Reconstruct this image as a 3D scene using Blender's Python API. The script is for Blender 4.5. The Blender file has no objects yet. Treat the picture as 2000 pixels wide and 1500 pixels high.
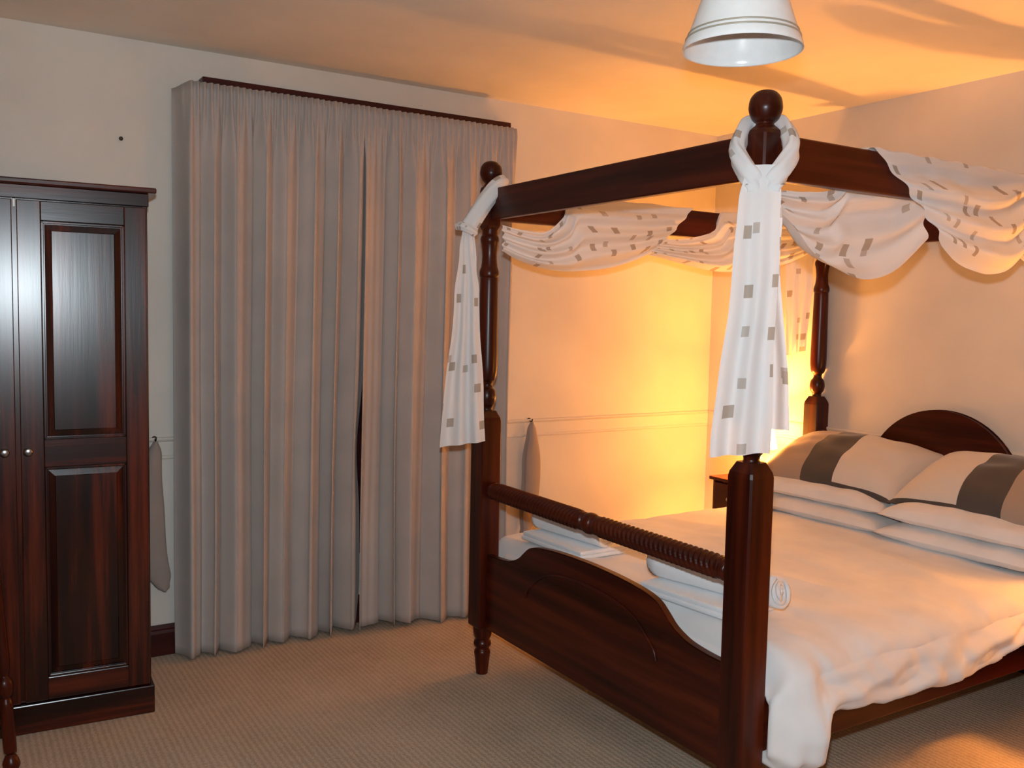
import bpy, bmesh, math, random
from mathutils import Vector, Matrix, noise
random.seed(7)
S = bpy.context.scene
COL = S.collection
PI = math.pi

# ------------------------------------------------------------------ camera
CAM = Vector((-2.039, -1.9125, 1.607))
YAW, PITCH, ROLL, F = 1.0127, -0.0742, 0.0207, 1789.4
cd = bpy.data.cameras.new('camera'); cam = bpy.data.objects.new('camera', cd); COL.objects.link(cam)
cd.sensor_fit = 'HORIZONTAL'; cd.sensor_width = 36.0; cd.lens = F / 2000 * 36.0
cd.clip_start = 0.05; cd.clip_end = 100
fw = Vector((math.cos(YAW) * math.cos(PITCH), math.sin(YAW) * math.cos(PITCH), math.sin(PITCH)))
rt = Vector((math.sin(YAW), -math.cos(YAW), 0)); up = rt.cross(fw)
r2 = rt * math.cos(ROLL) - up * math.sin(-ROLL)
u2 = up * math.cos(ROLL) + rt * math.sin(-ROLL)
cam.matrix_world = Matrix(((r2.x, u2.x, -fw.x, CAM.x), (r2.y, u2.y, -fw.y, CAM.y), (r2.z, u2.z, -fw.z, CAM.z), (0, 0, 0, 1)))
S.camera = cam

# ------------------------------------------------------------------ world, flash, exposure
w = bpy.data.worlds.new('night'); S.world = w; w.use_nodes = True
w.node_tree.nodes['Background'].inputs[0].default_value = (0.01, 0.014, 0.025, 1)
w.node_tree.nodes['Background'].inputs[1].default_value = 1.0
S.view_settings.view_transform = 'Standard'; S.view_settings.look = 'None'
S.view_settings.gamma = 1; S.view_settings.use_curve_mapping = False
S.view_settings.exposure = 0.0
FLASH_W = 232
LAMP_A, LAMP_B = 2900, 3000
SHADE_GLOW = 54
LAMP_COL = (1.0, 0.36, 0.055, 1)
fl = bpy.data.lights.new('camera_flash', 'SPOT'); fl.energy = FLASH_W; fl.color = (0.82, 0.93, 1.0)
fl.spot_size = math.radians(110); fl.spot_blend = 0.7; fl.shadow_soft_size = 0.025
fo = bpy.data.objects.new('camera_flash', fl); COL.objects.link(fo)
fo.location = CAM + Vector((0, 0, 0.14)) + fw * 0.03
fo.rotation_euler = cam.matrix_world.to_euler()

# ------------------------------------------------------------------ materials
def new_mat(name):
    m = bpy.data.materials.new(name); m.use_nodes = True
    nt = m.node_tree; return m, nt, nt.nodes['Principled BSDF']
def lnk(nt, a, b): nt.links.new(a, b)
def ramp(nt, stops):
    r = nt.nodes.new('ShaderNodeValToRGB'); e = r.color_ramp.elements
    while len(e) > len(stops): e.remove(e[-1])
    while len(e) < len(stops): e.new(0.5)
    for i, (p, c) in enumerate(stops): e[i].position = p; e[i].color = (*c, 1)
    return r
def noise_tex(nt, scale, detail=4, vec=None, rough=0.5):
    n = nt.nodes.new('ShaderNodeTexNoise'); n.inputs['Scale'].default_value = scale
    n.inputs['Detail'].default_value = detail; n.inputs['Roughness'].default_value = rough
    if vec is not None: lnk(nt, vec, n.inputs['Vector'])
    return n
def coords(nt, kind='Object', scale=(1, 1, 1)):
    t = nt.nodes.new('ShaderNodeTexCoord'); mp = nt.nodes.new('ShaderNodeMapping')
    mp.inputs['Scale'].default_value = scale; lnk(nt, t.outputs[kind], mp.inputs['Vector'])
    return mp.outputs[0]
def bump(nt, b, height, strength, dist=0.01):
    n = nt.nodes.new('ShaderNodeBump'); n.inputs['Strength'].default_value = strength
    n.inputs['Distance'].default_value = dist; lnk(nt, height, n.inputs['Height'])
    lnk(nt, n.outputs[0], b.inputs['Normal'])

def wood(name, axis, dark, mid, light, rough=0.32, contrast=1.0, coat=0.05, spec=0.25):
    m, nt, b = new_mat(name)
    sc = [22, 22, 22]; sc['xyz'.index(axis)] = 1.1
    v = coords(nt, 'Object', tuple(sc))
    n1 = noise_tex(nt, 1.0, 6, v, 0.6)
    sc2 = [9, 9, 9]; sc2['xyz'.index(axis)] = 0.5
    n2 = noise_tex(nt, 1.0, 3, coords(nt, 'Object', tuple(sc2)))
    mx = nt.nodes.new('ShaderNodeMath'); mx.operation = 'MULTIPLY_ADD'
    lnk(nt, n1.outputs[0], mx.inputs[0]); mx.inputs[1].default_value = 0.5 * contrast
    hf = nt.nodes.new('ShaderNodeMath'); hf.operation = 'MULTIPLY'; hf.inputs[1].default_value = 0.5
    lnk(nt, n2.outputs[0], hf.inputs[0]); lnk(nt, hf.outputs[0], mx.inputs[2])
    dp = 0.25 * (contrast - 1)
    r = ramp(nt, [(0.36 + dp, dark), (0.5 + dp, mid), (0.68 + dp, light)]); lnk(nt, mx.outputs[0], r.inputs[0])
    lnk(nt, r.outputs[0], b.inputs['Base Color'])
    b.inputs['Roughness'].default_value = rough
    b.inputs['Coat Weight'].default_value = coat; b.inputs['Coat Roughness'].default_value = 0.18
    b.inputs['Specular IOR Level'].default_value = spec
    bump(nt, b, n1.outputs[0], 0.08, 0.004)
    return m
D_, M_, L_ = (0.016, 0.0017, 0.0008), (0.050, 0.0062, 0.0018), (0.115, 0.0165, 0.0035)
WOOD = {a: wood('mahogany_' + a, a, D_, M_, L_) for a in 'xyz'}
WARD = {a: wood('wardrobe_wood_' + a, a, (0.007, 0.0010, 0.0008), (0.024, 0.0030, 0.0014), (0.110, 0.016, 0.0045), 0.25, 1.5, 0.0, 0.5) for a in 'xyz'}
BASEW = wood('skirting_wood', 'x', (0.025, 0.004, 0.004), (0.045, 0.007, 0.006), (0.07, 0.012, 0.009), 0.4)

def plaster(name, col, bs=0.05):
    m, nt, b = new_mat(name)
    v = coords(nt)
    n = noise_tex(nt, 3.0, 5, v)
    c2 = tuple(x * 0.93 for x in col)
    r = ramp(nt, [(0.35, c2), (0.65, col)]); lnk(nt, n.outputs[0], r.inputs[0])
    lnk(nt, r.outputs[0], b.inputs['Base Color']); b.inputs['Roughness'].default_value = 0.6
    n2 = noise_tex(nt, 90, 3, v); bump(nt, b, n2.outputs[0], bs, 0.004)
    return m
WALL = plaster('cream_wall_paint', (0.66, 0.62, 0.555))
CEIL = plaster('ceiling_paint', (0.76, 0.72, 0.64))

def carpet_mat():
    m, nt, b = new_mat('ribbed_beige_carpet')
    v = coords(nt)
    wv = nt.nodes.new('ShaderNodeTexWave'); wv.wave_type = 'BANDS'; wv.bands_direction = 'X'
    wv.inputs['Scale'].default_value = 14; wv.inputs['Distortion'].default_value = 4.0
    wv.inputs['Detail'].default_value = 2; wv.inputs['Detail Scale'].default_value = 6
    lnk(nt, v, wv.inputs['Vector'])
    n = noise_tex(nt, 180, 3, v); n3 = noise_tex(nt, 2.2, 4, v)
    a = nt.nodes.new('ShaderNodeMix'); a.data_type = 'FLOAT'; a.inputs[0].default_value = 0.6
    lnk(nt, wv.outputs['Fac'], a.inputs[2]); lnk(nt, n.outputs[0], a.inputs[3])
    a2 = nt.nodes.new('ShaderNodeMix'); a2.data_type = 'FLOAT'; a2.inputs[0].default_value = 0.45
    lnk(nt, a.outputs[0], a2.inputs[2]); lnk(nt, n3.outputs[0], a2.inputs[3])
    r = ramp(nt, [(0.3, (0.36, 0.275, 0.20)), (0.5, (0.47, 0.372, 0.28)), (0.75, (0.56, 0.46, 0.36))])
    lnk(nt, a2.outputs[0], r.inputs[0]); lnk(nt, r.outputs[0], b.inputs['Base Color'])
    b.inputs['Roughness'].default_value = 0.95; b.inputs['Specular IOR Level'].default_value = 0.1
    bump(nt, b, a.outputs[0], 0.5, 0.008)
    return m
CARPET = carpet_mat()

def cloth(name, col, trans=0.0, weave=600, bs=0.15, sheen=0.2, rough=0.85, thin=False):
    m, nt, b = new_mat(name)
    v = coords(nt, 'Object')
    n = noise_tex(nt, weave, 2, v); n2 = noise_tex(nt, 5, 3, v)
    c2 = tuple(x * 0.92 for x in col)
    r = ramp(nt, [(0.35, c2), (0.65, col)]); lnk(nt, n2.outputs[0], r.inputs[0])
    lnk(nt, r.outputs[0], b.inputs['Base Color'])
    b.inputs['Roughness'].default_value = rough; b.inputs['Sheen Weight'].default_value = sheen
    b.inputs['Specular IOR Level'].default_value = 0.2
    bump(nt, b, n.outputs[0], bs, 0.002)
    if trans > 0:
        t = nt.nodes.new('ShaderNodeBsdfTranslucent'); lnk(nt, r.outputs[0], t.inputs[0])
        mx = nt.nodes.new('ShaderNodeMixShader'); mx.inputs[0].default_value = trans
        lnk(nt, b.outputs[0], mx.inputs[1]); lnk(nt, t.outputs[0], mx.inputs[2])
        lnk(nt, mx.outputs[0], nt.nodes['Material Output'].inputs[0])
    return m
CURTAIN = cloth('taupe_curtain_cloth', (0.46, 0.405, 0.375), 0.0, 400, 0.2, 0.1)
TIE = cloth('tieback_cloth', (0.30, 0.255, 0.23))
LINEN = cloth('white_cotton', (0.80, 0.79, 0.78), 0.0, 500, 0.05)
TOWEL = cloth('white_towelling', (0.84, 0.85, 0.86), 0.0, 260, 0.9, 0.5)
SHADE_IN = cloth('lamp_shade_cloth', (0.95, 0.92, 0.86), 0.0)

def scarf_mat():
    """white voile with scattered taupe squares (fabric print, in fabric coordinates)"""
    m, nt, b = new_mat('printed_voile')
    tc = nt.nodes.new('ShaderNodeTexCoord')
    def mth(op, a, c=None):
        n = nt.nodes.new('ShaderNodeMath'); n.operation = op
        if isinstance(a, (int, float)): n.inputs[0].default_value = a
        else: lnk(nt, a, n.inputs[0])
        if c is not None:
            if isinstance(c, (int, float)): n.inputs[1].default_value = c
            else: lnk(nt, c, n.inputs[1])
        return n.outputs[0]
    sep = nt.nodes.new('ShaderNodeSeparateXYZ'); lnk(nt, tc.outputs['UV'], sep.inputs[0])
    masks = []
    for (cell, half, off, rnd) in ((0.125, 0.145, 0.0, 0.45), (0.15, 0.10, 3.37, 0.45)):
        x = mth('ADD', mth('DIVIDE', sep.outputs[0], cell), off); y = mth('ADD', mth('DIVIDE', sep.outputs[1], cell), off * 1.7)
        fx, fy = mth('FLOOR', x), mth('FLOOR', y)
        cb = nt.nodes.new('ShaderNodeCombineXYZ'); lnk(nt, fx, cb.inputs[0]); lnk(nt, fy, cb.inputs[1]); cb.inputs[2].default_value = off
        wn = nt.nodes.new('ShaderNodeTexWhiteNoise'); wn.noise_dimensions = '3D'; lnk(nt, cb.outputs[0], wn.inputs['Vector'])
        sc = nt.nodes.new('ShaderNodeSeparateColor'); lnk(nt, wn.outputs['Color'], sc.inputs[0])
        cx = mth('ADD', mth('MULTIPLY', sc.outputs[0], 0.56), 0.22); cy = mth('ADD', mth('MULTIPLY', sc.outputs[1], 0.56), 0.22)
        dx = mth('ABSOLUTE', mth('SUBTRACT', mth('SUBTRACT', x, fx), cx)); dy = mth('ABSOLUTE', mth('SUBTRACT', mth('SUBTRACT', y, fy), cy))
        mk = mth('LESS_THAN', mth('MAXIMUM', dx, dy), half)
        masks.append(mth('MULTIPLY', mk, mth('GREATER_THAN', sc.outputs[2], rnd)))
    mask = mth('MAXIMUM', masks[0], mth('MULTIPLY', masks[1], 0.75))
    mix = nt.nodes.new('ShaderNodeMix'); mix.data_type = 'RGBA'
    lnk(nt, mask, mix.inputs[0]); mix.inputs[6].default_value = (0.90, 0.90, 0.90, 1); mix.inputs[7].default_value = (0.50, 0.44, 0.375, 1)
    lnk(nt, mix.outputs[2], b.inputs['Base Color']); b.inputs['Roughness'].default_value = 0.8
    b.inputs['Specular IOR Level'].default_value = 0.15
    t = nt.nodes.new('ShaderNodeBsdfTranslucent'); lnk(nt, mix.outputs[2], t.inputs[0])
    mx = nt.nodes.new('ShaderNodeMixShader'); mx.inputs[0].default_value = 0.27
    lnk(nt, b.outputs[0], mx.inputs[1]); lnk(nt, t.outputs[0], mx.inputs[2])
    lnk(nt, mx.outputs[0], nt.nodes['Material Output'].inputs[0])
    return m
SCARF = scarf_mat()

def pillow_mat():
    m, nt, b = new_mat('striped_pillow_cloth')
    tc = nt.nodes.new('ShaderNodeTexCoord'); sep = nt.nodes.new('ShaderNodeSeparateXYZ')
    lnk(nt, tc.outputs['UV'], sep.inputs[0])
    r = ramp(nt, [(0.0, (0.36, 0.27, 0.205)), (0.37, (0.052, 0.047, 0.045)), (0.60, (0.66, 0.60, 0.53))])
    r.color_ramp.interpolation = 'CONSTANT'
    lnk(nt, sep.outputs[0], r.inputs[0])
    lt = nt.nodes.new('ShaderNodeMath'); lt.operation = 'LESS_THAN'; lnk(nt, sep.outputs[1], lt.inputs[0]); st_ = nt.nodes.new('ShaderNodeMath'); st_.operation = 'GREATER_THAN'; st_.inputs[1].default_value = 0.37; lnk(nt, sep.outputs[0], st_.inputs[0]); ma_ = nt.nodes.new('ShaderNodeMath'); ma_.operation = 'MULTIPLY_ADD'; lnk(nt, st_.outputs[0], ma_.inputs[0]); ma_.inputs[1].default_value = 0.022; ma_.inputs[2].default_value = 0.495; lnk(nt, ma_.outputs[0], lt.inputs[1])
    mix = nt.nodes.new('ShaderNodeMix'); mix.data_type = 'RGBA'; lnk(nt, lt.outputs[0], mix.inputs[0])
    lnk(nt, r.outputs[0], mix.inputs[6]); mix.inputs[7].default_value = (0.052, 0.047, 0.045, 1)
    lnk(nt, mix.outputs[2], b.inputs['Base Color'])
    b.inputs['Roughness'].default_value = 0.6; b.inputs['Sheen Weight'].default_value = 0.25
    n = noise_tex(nt, 500, 2, coords(nt)); bump(nt, b, n.outputs[0], 0.1, 0.002)
    return m
PILLOW = pillow_mat()

def plain(name, col, rough=0.5, metal=0.0, emit=None, es=0.0):
    m, nt, b = new_mat(name)
    n = noise_tex(nt, 40, 3, coords(nt))
    r = ramp(nt, [(0.3, tuple(c * 0.95 for c in col)), (0.7, col)]); lnk(nt, n.outputs[0], r.inputs[0])
    lnk(nt, r.outputs[0], b.inputs['Base Color'])
    b.inputs['Roughness'].default_value = rough; b.inputs['Metallic'].default_value = metal
    if emit: b.inputs['Emission Color'].default_value = emit; b.inputs['Emission Strength'].default_value = es
    return m
METAL = plain('dark_metal', (0.10, 0.085, 0.075), 0.25, 1.0)
PEWTER = plain('pewter_knob', (0.30, 0.29, 0.29), 0.3, 1.0)
BRASS = plain('aged_brass', (0.42, 0.29, 0.12), 0.35, 1.0)
GLASSW = plain('white_opal_glass', (0.78, 0.80, 0.80), 0.22)
BAND = plain('grey_gold_band', (0.36, 0.32, 0.25), 0.35)
CERAMIC = plain('cream_ceramic', (0.62, 0.52, 0.38), 0.25)
PLASTIC = plain('white_plastic', (0.8, 0.8, 0.78), 0.4)
NIGHT = plain('night_window_glass', (0.012, 0.014, 0.018), 0.04)
_b = SHADE_IN.node_tree.nodes['Principled BSDF']; _b.inputs['Emission Color'].default_value = LAMP_COL; _b.inputs['Emission Strength'].default_value = SHADE_GLOW
BULB_A = plain('lit_bulb', (1, 0.8, 0.5), 0.5, 0, LAMP_COL, LAMP_A)
BULB_B = plain('lit_bulb_b', (1, 0.8, 0.5), 0.5, 0, LAMP_COL, LAMP_B)

# ------------------------------------------------------------------ helpers
def link(name, me, mat, parent=None, loc=None):
    o = bpy.data.objects.new(name, me); COL.objects.link(o)
    if mat is not None and len(me.materials) == 0: me.materials.append(mat)
    if parent is not None: o.parent = parent
    if loc is not None: o.location = loc
    return o
def bm_obj(name, bm, mat, parent=None, smooth=False, loc=None):
    me = bpy.data.meshes.new(name)
    bmesh.ops.recalc_face_normals(bm, faces=bm.faces[:])
    bm.to_mesh(me); bm.free()
    if smooth:
        for p in me.polygons: p.use_smooth = True
    return link(name, me, mat, parent, loc)
def tag(o, label, cat, group=None):
    o['label'] = label; o['category'] = cat
    if group: o['group'] = group
    return o
def struct(o): o['kind'] = 'structure'; return o
def thing(name, label, cat, loc=(0, 0, 0), rz=0, group=None):
    o = bpy.data.objects.new(name, None); COL.objects.link(o); o.empty_display_size = 0.1
    o.location = loc; o.rotation_euler = (0, 0, rz)
    return tag(o, label, cat, group)
def add_box(bm, x0, x1, y0, y1, z0, z1, bev=0.0, seg=2):
    r = bmesh.ops.create_cube(bm, size=1.0)
    vs = r['verts']
    for v in vs:
        v.co = Vector(((x0 + x1) / 2 + v.co.x * (x1 - x0), (y0 + y1) / 2 + v.co.y * (y1 - y0), (z0 + z1) / 2 + v.co.z * (z1 - z0)))
    if bev > 0:
        es = list({e for v in vs for e in v.link_edges})
        bmesh.ops.bevel(bm, geom=es, offset=bev, segments=seg, affect='EDGES', profile=0.5)
def box_obj(name, x0, x1, y0, y1, z0, z1, mat, parent=None, bev=0.004, seg=2):
    bm = bmesh.new(); add_box(bm, x0, x1, y0, y1, z0, z1, bev, seg)
    return bm_obj(name, bm, mat, parent)
def smooth_profile(pts, n=4):
    """Catmull-Rom through (r,z) points; a point given with a third item 'k' is a hard corner"""
    out = []
    P = [(p[0], p[1]) for p in pts]; K = [len(p) > 2 for p in pts]
    for i in range(len(P) - 1):
        p1, p2 = P[i], P[i + 1]
        p0 = P[i - 1] if i > 0 and not K[i] else p1
        p3 = P[i + 2] if i + 2 < len(P) and not K[i + 1] else p2
        for k in range(n):
            t = k / n
            out.append(tuple(0.5 * ((2 * p1[j]) + (-p0[j] + p2[j]) * t + (2 * p0[j] - 5 * p1[j] + 4 * p2[j] - p3[j]) * t * t + (-p0[j] + 3 * p1[j] - 3 * p2[j] + p3[j]) * t ** 3) for j in (0, 1)))
    out.append(P[-1]); return out
def add_lathe(bm, prof, seg=28, M=None, cap=True):
    rings = []
    for r, z in prof:
        ring = []
        for k in range(seg):
            a = 2 * PI * k / seg
            c = Vector((max(r, 1e-4) * math.cos(a), max(r, 1e-4) * math.sin(a), z))
            ring.append(bm.verts.new(M @ c if M else c))
        rings.append(ring)
    for i in range(len(rings) - 1):
        for k in range(seg):
            f = bm.faces.new((rings[i][k], rings[i][(k + 1) % seg], rings[i + 1][(k + 1) % seg], rings[i + 1][k])); f.smooth = True
    if cap:
        bm.faces.new(rings[0][::-1]); bm.faces.new(rings[-1])
def lathe_obj(name, prof, mat, parent=None, seg=28, M=None, cap=True):
    bm = bmesh.new(); add_lathe(bm, prof, seg, M, cap)
    me = bpy.data.meshes.new(name); bmesh.ops.recalc_face_normals(bm, faces=bm.faces[:]); bm.to_mesh(me); bm.free()
    return link(name, me, mat, parent)
def grid_obj(name, fn, nu, nv, mat, parent=None, uv=None, thick=0.0, closed_u=False):
    """fn(i/nu, j/nv) -> Vector ; uv(u,v)->(x,y)"""
    verts = []; faces = []; uvs = []
    NU = nu if closed_u else nu + 1
    for i in range(NU):
        for j in range(nv + 1):
            verts.append(fn(i / nu, j / nv))
    for i in range(nu):
        for j in range(nv):
            a = i * (nv + 1) + j; b_ = ((i + 1) % NU) * (nv + 1) + j
            faces.append((a, b_, b_ + 1, a + 1)); uvs.append(((i, j), (i + 1, j), (i + 1, j + 1), (i, j + 1)))
    me = bpy.data.meshes.new(name); me.from_pydata(verts, [], faces); me.update()
    if uv:
        L = me.uv_layers.new(name='UVMap'); k = 0
        for q in uvs:
            for (i, j) in q:
                L.data[k].uv = uv(i / nu, j / nv); k += 1
    for p in me.polygons: p.use_smooth = True
    o = link(name, me, mat, parent)
    if thick:
        md = o.modifiers.new('thickness', 'SOLIDIFY'); md.thickness = thick; md.offset = 0
    return o
def add_tube(bm, pts, rad, seg=10, flat=1.0, upv=Vector((0, 0, 1))):
    rings = []; n = len(pts)
    for i, p in enumerate(pts):
        d = (pts[min(i + 1, n - 1)] - pts[max(i - 1, 0)]).normalized()
        s = d.cross(upv)
        if s.length < 1e-4: s = d.cross(Vector((1, 0, 0)))
        s.normalize(); t = s.cross(d).normalized()
        r = rad(i / (n - 1)) if callable(rad) else rad
        rings.append([bm.verts.new(p + s * r * math.cos(2 * PI * k / seg) * flat + t * r * math.sin(2 * PI * k / seg)) for k in range(seg)])
    for i in range(n - 1):
        for k in range(seg):
            f = bm.faces.new((rings[i][k], rings[i][(k + 1) % seg], rings[i + 1][(k + 1) % seg], rings[i + 1][k])); f.smooth = True
    bm.faces.new(rings[0][::-1]); bm.faces.new(rings[-1])
def spline(pts, n):
    """evenly parametrised Catmull-Rom through tuples"""
    out = []
    m = len(pts) - 1
    for k in range(n + 1):
        f = k / n * m; i = min(int(f), m - 1); t = f - i
        p0, p1, p2, p3 = pts[max(i - 1, 0)], pts[i], pts[i + 1], pts[min(i + 2, m)]
        out.append(tuple(0.5 * (2 * b + (-a + c) * t + (2 * a - 5 * b + 4 * c - d) * t * t + (-a + 3 * b - 3 * c + d) * t ** 3) for a, b, c, d in zip(p0, p1, p2, p3)))
    return out
def interp(table, x):
    if x <= table[0][0]: return table[0][1]
    for (a, va), (b, vb) in zip(table, table[1:]):
        if x <= b:
            t = (x - a) / (b - a); t = t * t * (3 - 2 * t)
            return va + (vb - va) * t
    return table[-1][1]
def sstep(a, b, x):
    t = min(1, max(0, (x - a) / (b - a))); return t * t * (3 - 2 * t)
def nz(*a): return noise.noise(Vector(a))

# ------------------------------------------------------------------ room
YW, XW, ZC = 2.47, 2.21, 2.78
X0, Y0 = -3.3, -3.3
WX0, WX1, WZ0, WZ1 = -0.86, 0.46, 0.40, 2.46          # window opening
struct(box_obj('floor', X0 - .1, XW + .1, Y0 - .1, YW + .25, -0.12, 0.0, CARPET, None, 0))
struct(box_obj('ceiling', X0 - .1, XW + .1, Y0 - .1, YW + .25, ZC, ZC + 0.12, CEIL, None, 0))
bm = bmesh.new()
add_box(bm, X0, WX0, YW, YW + .2, 0, ZC); add_box(bm, WX1, XW + .1, YW, YW + .2, 0, ZC)
add_box(bm, WX0, WX1, YW, YW + .2, 0, WZ0); add_box(bm, WX0, WX1, YW, YW + .2, WZ1, ZC)
struct(bm_obj('wall_window', bm, WALL))
struct(box_obj('wall_head', XW, XW + .1, Y0, YW, 0, ZC, WALL, None, 0))
struct(box_obj('wall_left', X0 - .1, X0, Y0, YW, 0, ZC, WALL, None, 0))
struct(box_obj('wall_back', X0, XW, Y0 - .1, Y0, 0, ZC, WALL, None, 0))
# dado moulding (two shallow lines, painted like the wall) and dark skirting
def moulding(name, horiz, z0, z1, prof, mat, a, b_, wallpos):
    bm = bmesh.new(); pts = prof
    def P(d, z, s): return Vector((s, wallpos - d, z)) if horiz else Vector((wallpos - d, s, z))
    A = [bm.verts.new(P(d, z, a)) for d, z in pts]; B = [bm.verts.new(P(d, z, b_)) for d, z in pts]
    n = len(pts)
    for i in range(n): bm.faces.new((A[i], A[(i + 1) % n], B[(i + 1) % n], B[i]))
    bm.faces.new(A[::-1]); bm.faces.new(B)
    return struct(bm_obj(name, bm, mat))
dado = [(0, .918), (.006, .918), (.010, .923), (.010, .931), (.004, .937), (.004, .998), (.010, 1.003), (.014, 1.010), (.010, 1.018), (0, 1.02)]
moulding('trim_1', True, 0, 0, dado, WALL, -1.36 + .02 - 2, -.95, YW); moulding('trim_2', True, 0, 0, dado, WALL, .55, XW, YW)
moulding('trim_3', False, 0, 0, dado, WALL, Y0, YW - .02, XW)
sk = [(0, 0), (.018, 0), (.018, .105), (.012, .118), (.014, .126), (.006, .143), (0, .143)]
moulding('baseboard_window', True, 0, 0, sk, BASEW, X0, XW, YW); moulding('baseboard_head', False, 0, 0, sk, BASEW, Y0, YW - .02, XW)
moulding('baseboard_left', False, 0, 0, [(-d, z) for d, z in sk], BASEW, Y0, YW - .02, X0)
moulding('baseboard_back', True, 0, 0, [(-d, z) for d, z in sk], BASEW, X0 + .02, XW - .02, Y0)
# window behind the curtains
wn = bpy.data.objects.new('window_1', None); COL.objects.link(wn); struct(wn); wn.location = (0, 0, 0)
bm = bmesh.new()
for a in ((WX0, WX0 + .07, WZ0, WZ1), (WX1 - .07, WX1, WZ0, WZ1), (WX0, WX1, WZ0, WZ0 + .08), (WX0, WX1, WZ1 - .07, WZ1), (-.235, -.165, WZ0, WZ1), (WX0, WX1, 1.42, 1.47)):
    add_box(bm, a[0], a[1], YW + .06, YW + .11, a[2], a[3])
bm_obj('window_frame', bm, BASEW, wn)
for xa, xb in ((WX0 + .06, -.225), (-.175, WX1 - .06)):
    for za, zb in ((WZ0 + .07, 1.43), (1.46, WZ1 - .06)):
        box_obj('pane', xa, xb, YW + .08, YW + .086, za, zb, NIGHT, wn, 0)
box_obj('window_sill', WX0 - .04, WX1 + .04, YW - .03, YW + .06, WZ0 - .03, WZ0, BASEW, wn, .004)

# ------------------------------------------------------------------ four-poster bed
BW, BL = 1.56, 2.164
bed = thing('four_poster_bed', 'dark mahogany four-poster bed with turned posts and carved footboard', 'bed', (0, 0, 0))
def make_post():
    bm = bmesh.new()
    foot = smooth_profile([(.026, 0, 'k'), (.027, .008), (.034, .075), (.037, .10), (.030, .115, 'k'), (.030, .122, 'k'), (.038, .130), (.040, .140), (.036, .152), (.031, .158, 'k'), (.036, .166), (.041, .182), (.044, .205), (.045, .225, 'k')], 4)
    add_lathe(bm, foot, 28)
    # square block with chamfered shoulders
    def prism(levels):
        rings = []
        for s, z in levels:
            h, c = s / 2, 0.006
            P = [(-h + c, -h), (h - c, -h), (h, -h + c), (h, h - c), (h - c, h), (-h + c, h), (-h, h - c), (-h, -h + c)]
            rings.append([bm.verts.new((x, y, z)) for x, y in P])
        for i in range(len(rings) - 1):
            for k in range(8): bm.faces.new((rings[i][k], rings[i][(k + 1) % 8], rings[i + 1][(k + 1) % 8], rings[i + 1][k]))
        bm.faces.new(rings[0][::-1]); bm.faces.new(rings[-1])
    prism([(.096, .22), (.10, .226), (.10, 1.145), (.094, 1.16), (.070, 1.185), (.066, 1.189)])
    col = smooth_profile([(.030, 1.183, 'k'), (.024, 1.195), (.026, 1.207, 'k'), (.036, 1.222), (.041, 1.25), (.036, 1.278), (.025, 1.292, 'k'), (.022, 1.305), (.026, 1.318, 'k'), (.036, 1.328), (.043, 1.36), (.0445, 1.42), (.042, 1.58), (.039, 1.755), (.036, 1.77, 'k'), (.042, 1.778), (.043, 1.795), (.040, 1.808, 'k'), (.035, 1.825), (.032, 1.868), (.036, 1.91), (.041, 1.93), (.040, 1.945), (.034, 1.955, 'k'), (.034, 1.985, 'k')], 4)
    add_lathe(bm, col, 28)
    prism([(.052, 1.972), (.072, 1.995), (.072, 2.145), (.066, 2.158), (.050, 2.168)])
    return bm_me(bm, 'post')
def bm_me(bm, name):
    me = bpy.data.meshes.new(name); bmesh.ops.recalc_face_normals(bm, faces=bm.faces[:]); bm.to_mesh(me); bm.free(); return me
post_me = make_post()
bm = bmesh.new()
add_lathe(bm, smooth_profile([(.028, 2.160, 'k'), (.030, 2.168), (.026, 2.174, 'k'), (.026, 2.178, 'k'), (.038, 2.189), (.047, 2.210), (.0485, 2.226), (.044, 2.248), (.030, 2.265), (.012, 2.2715), (.001, 2.272)], 5), 32)
fin_me = bm_me(bm, 'finial')
for (x, y) in ((0, BW), (0, 0), (BL, BW), (BL, 0)):
    p = link('post', post_me, WOOD['z'], bed, (x, y, 0)); link('finial', fin_me, WOOD['z'], p)
def rail(x0, x1, y0, y1, z0, z1, ax, name='canopy_rail'):
    return box_obj(name, x0, x1, y0, y1, z0, z1, WOOD[ax], bed, .005)
TB, TT = 2.018, 2.151
for x in (0, BL): rail(x - .017, x + .017, .034, BW - .034, TB, TT, 'y')
for y in (0, BW): rail(.034, BL - .034, y - .017, y + .017, TB, TT, 'x')
for y in (0, BW): rail(.048, BL - .048, y - .017 if y else -.032, y + .032 if y else .017, .276, .45, 'x', 'side_rail')
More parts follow.
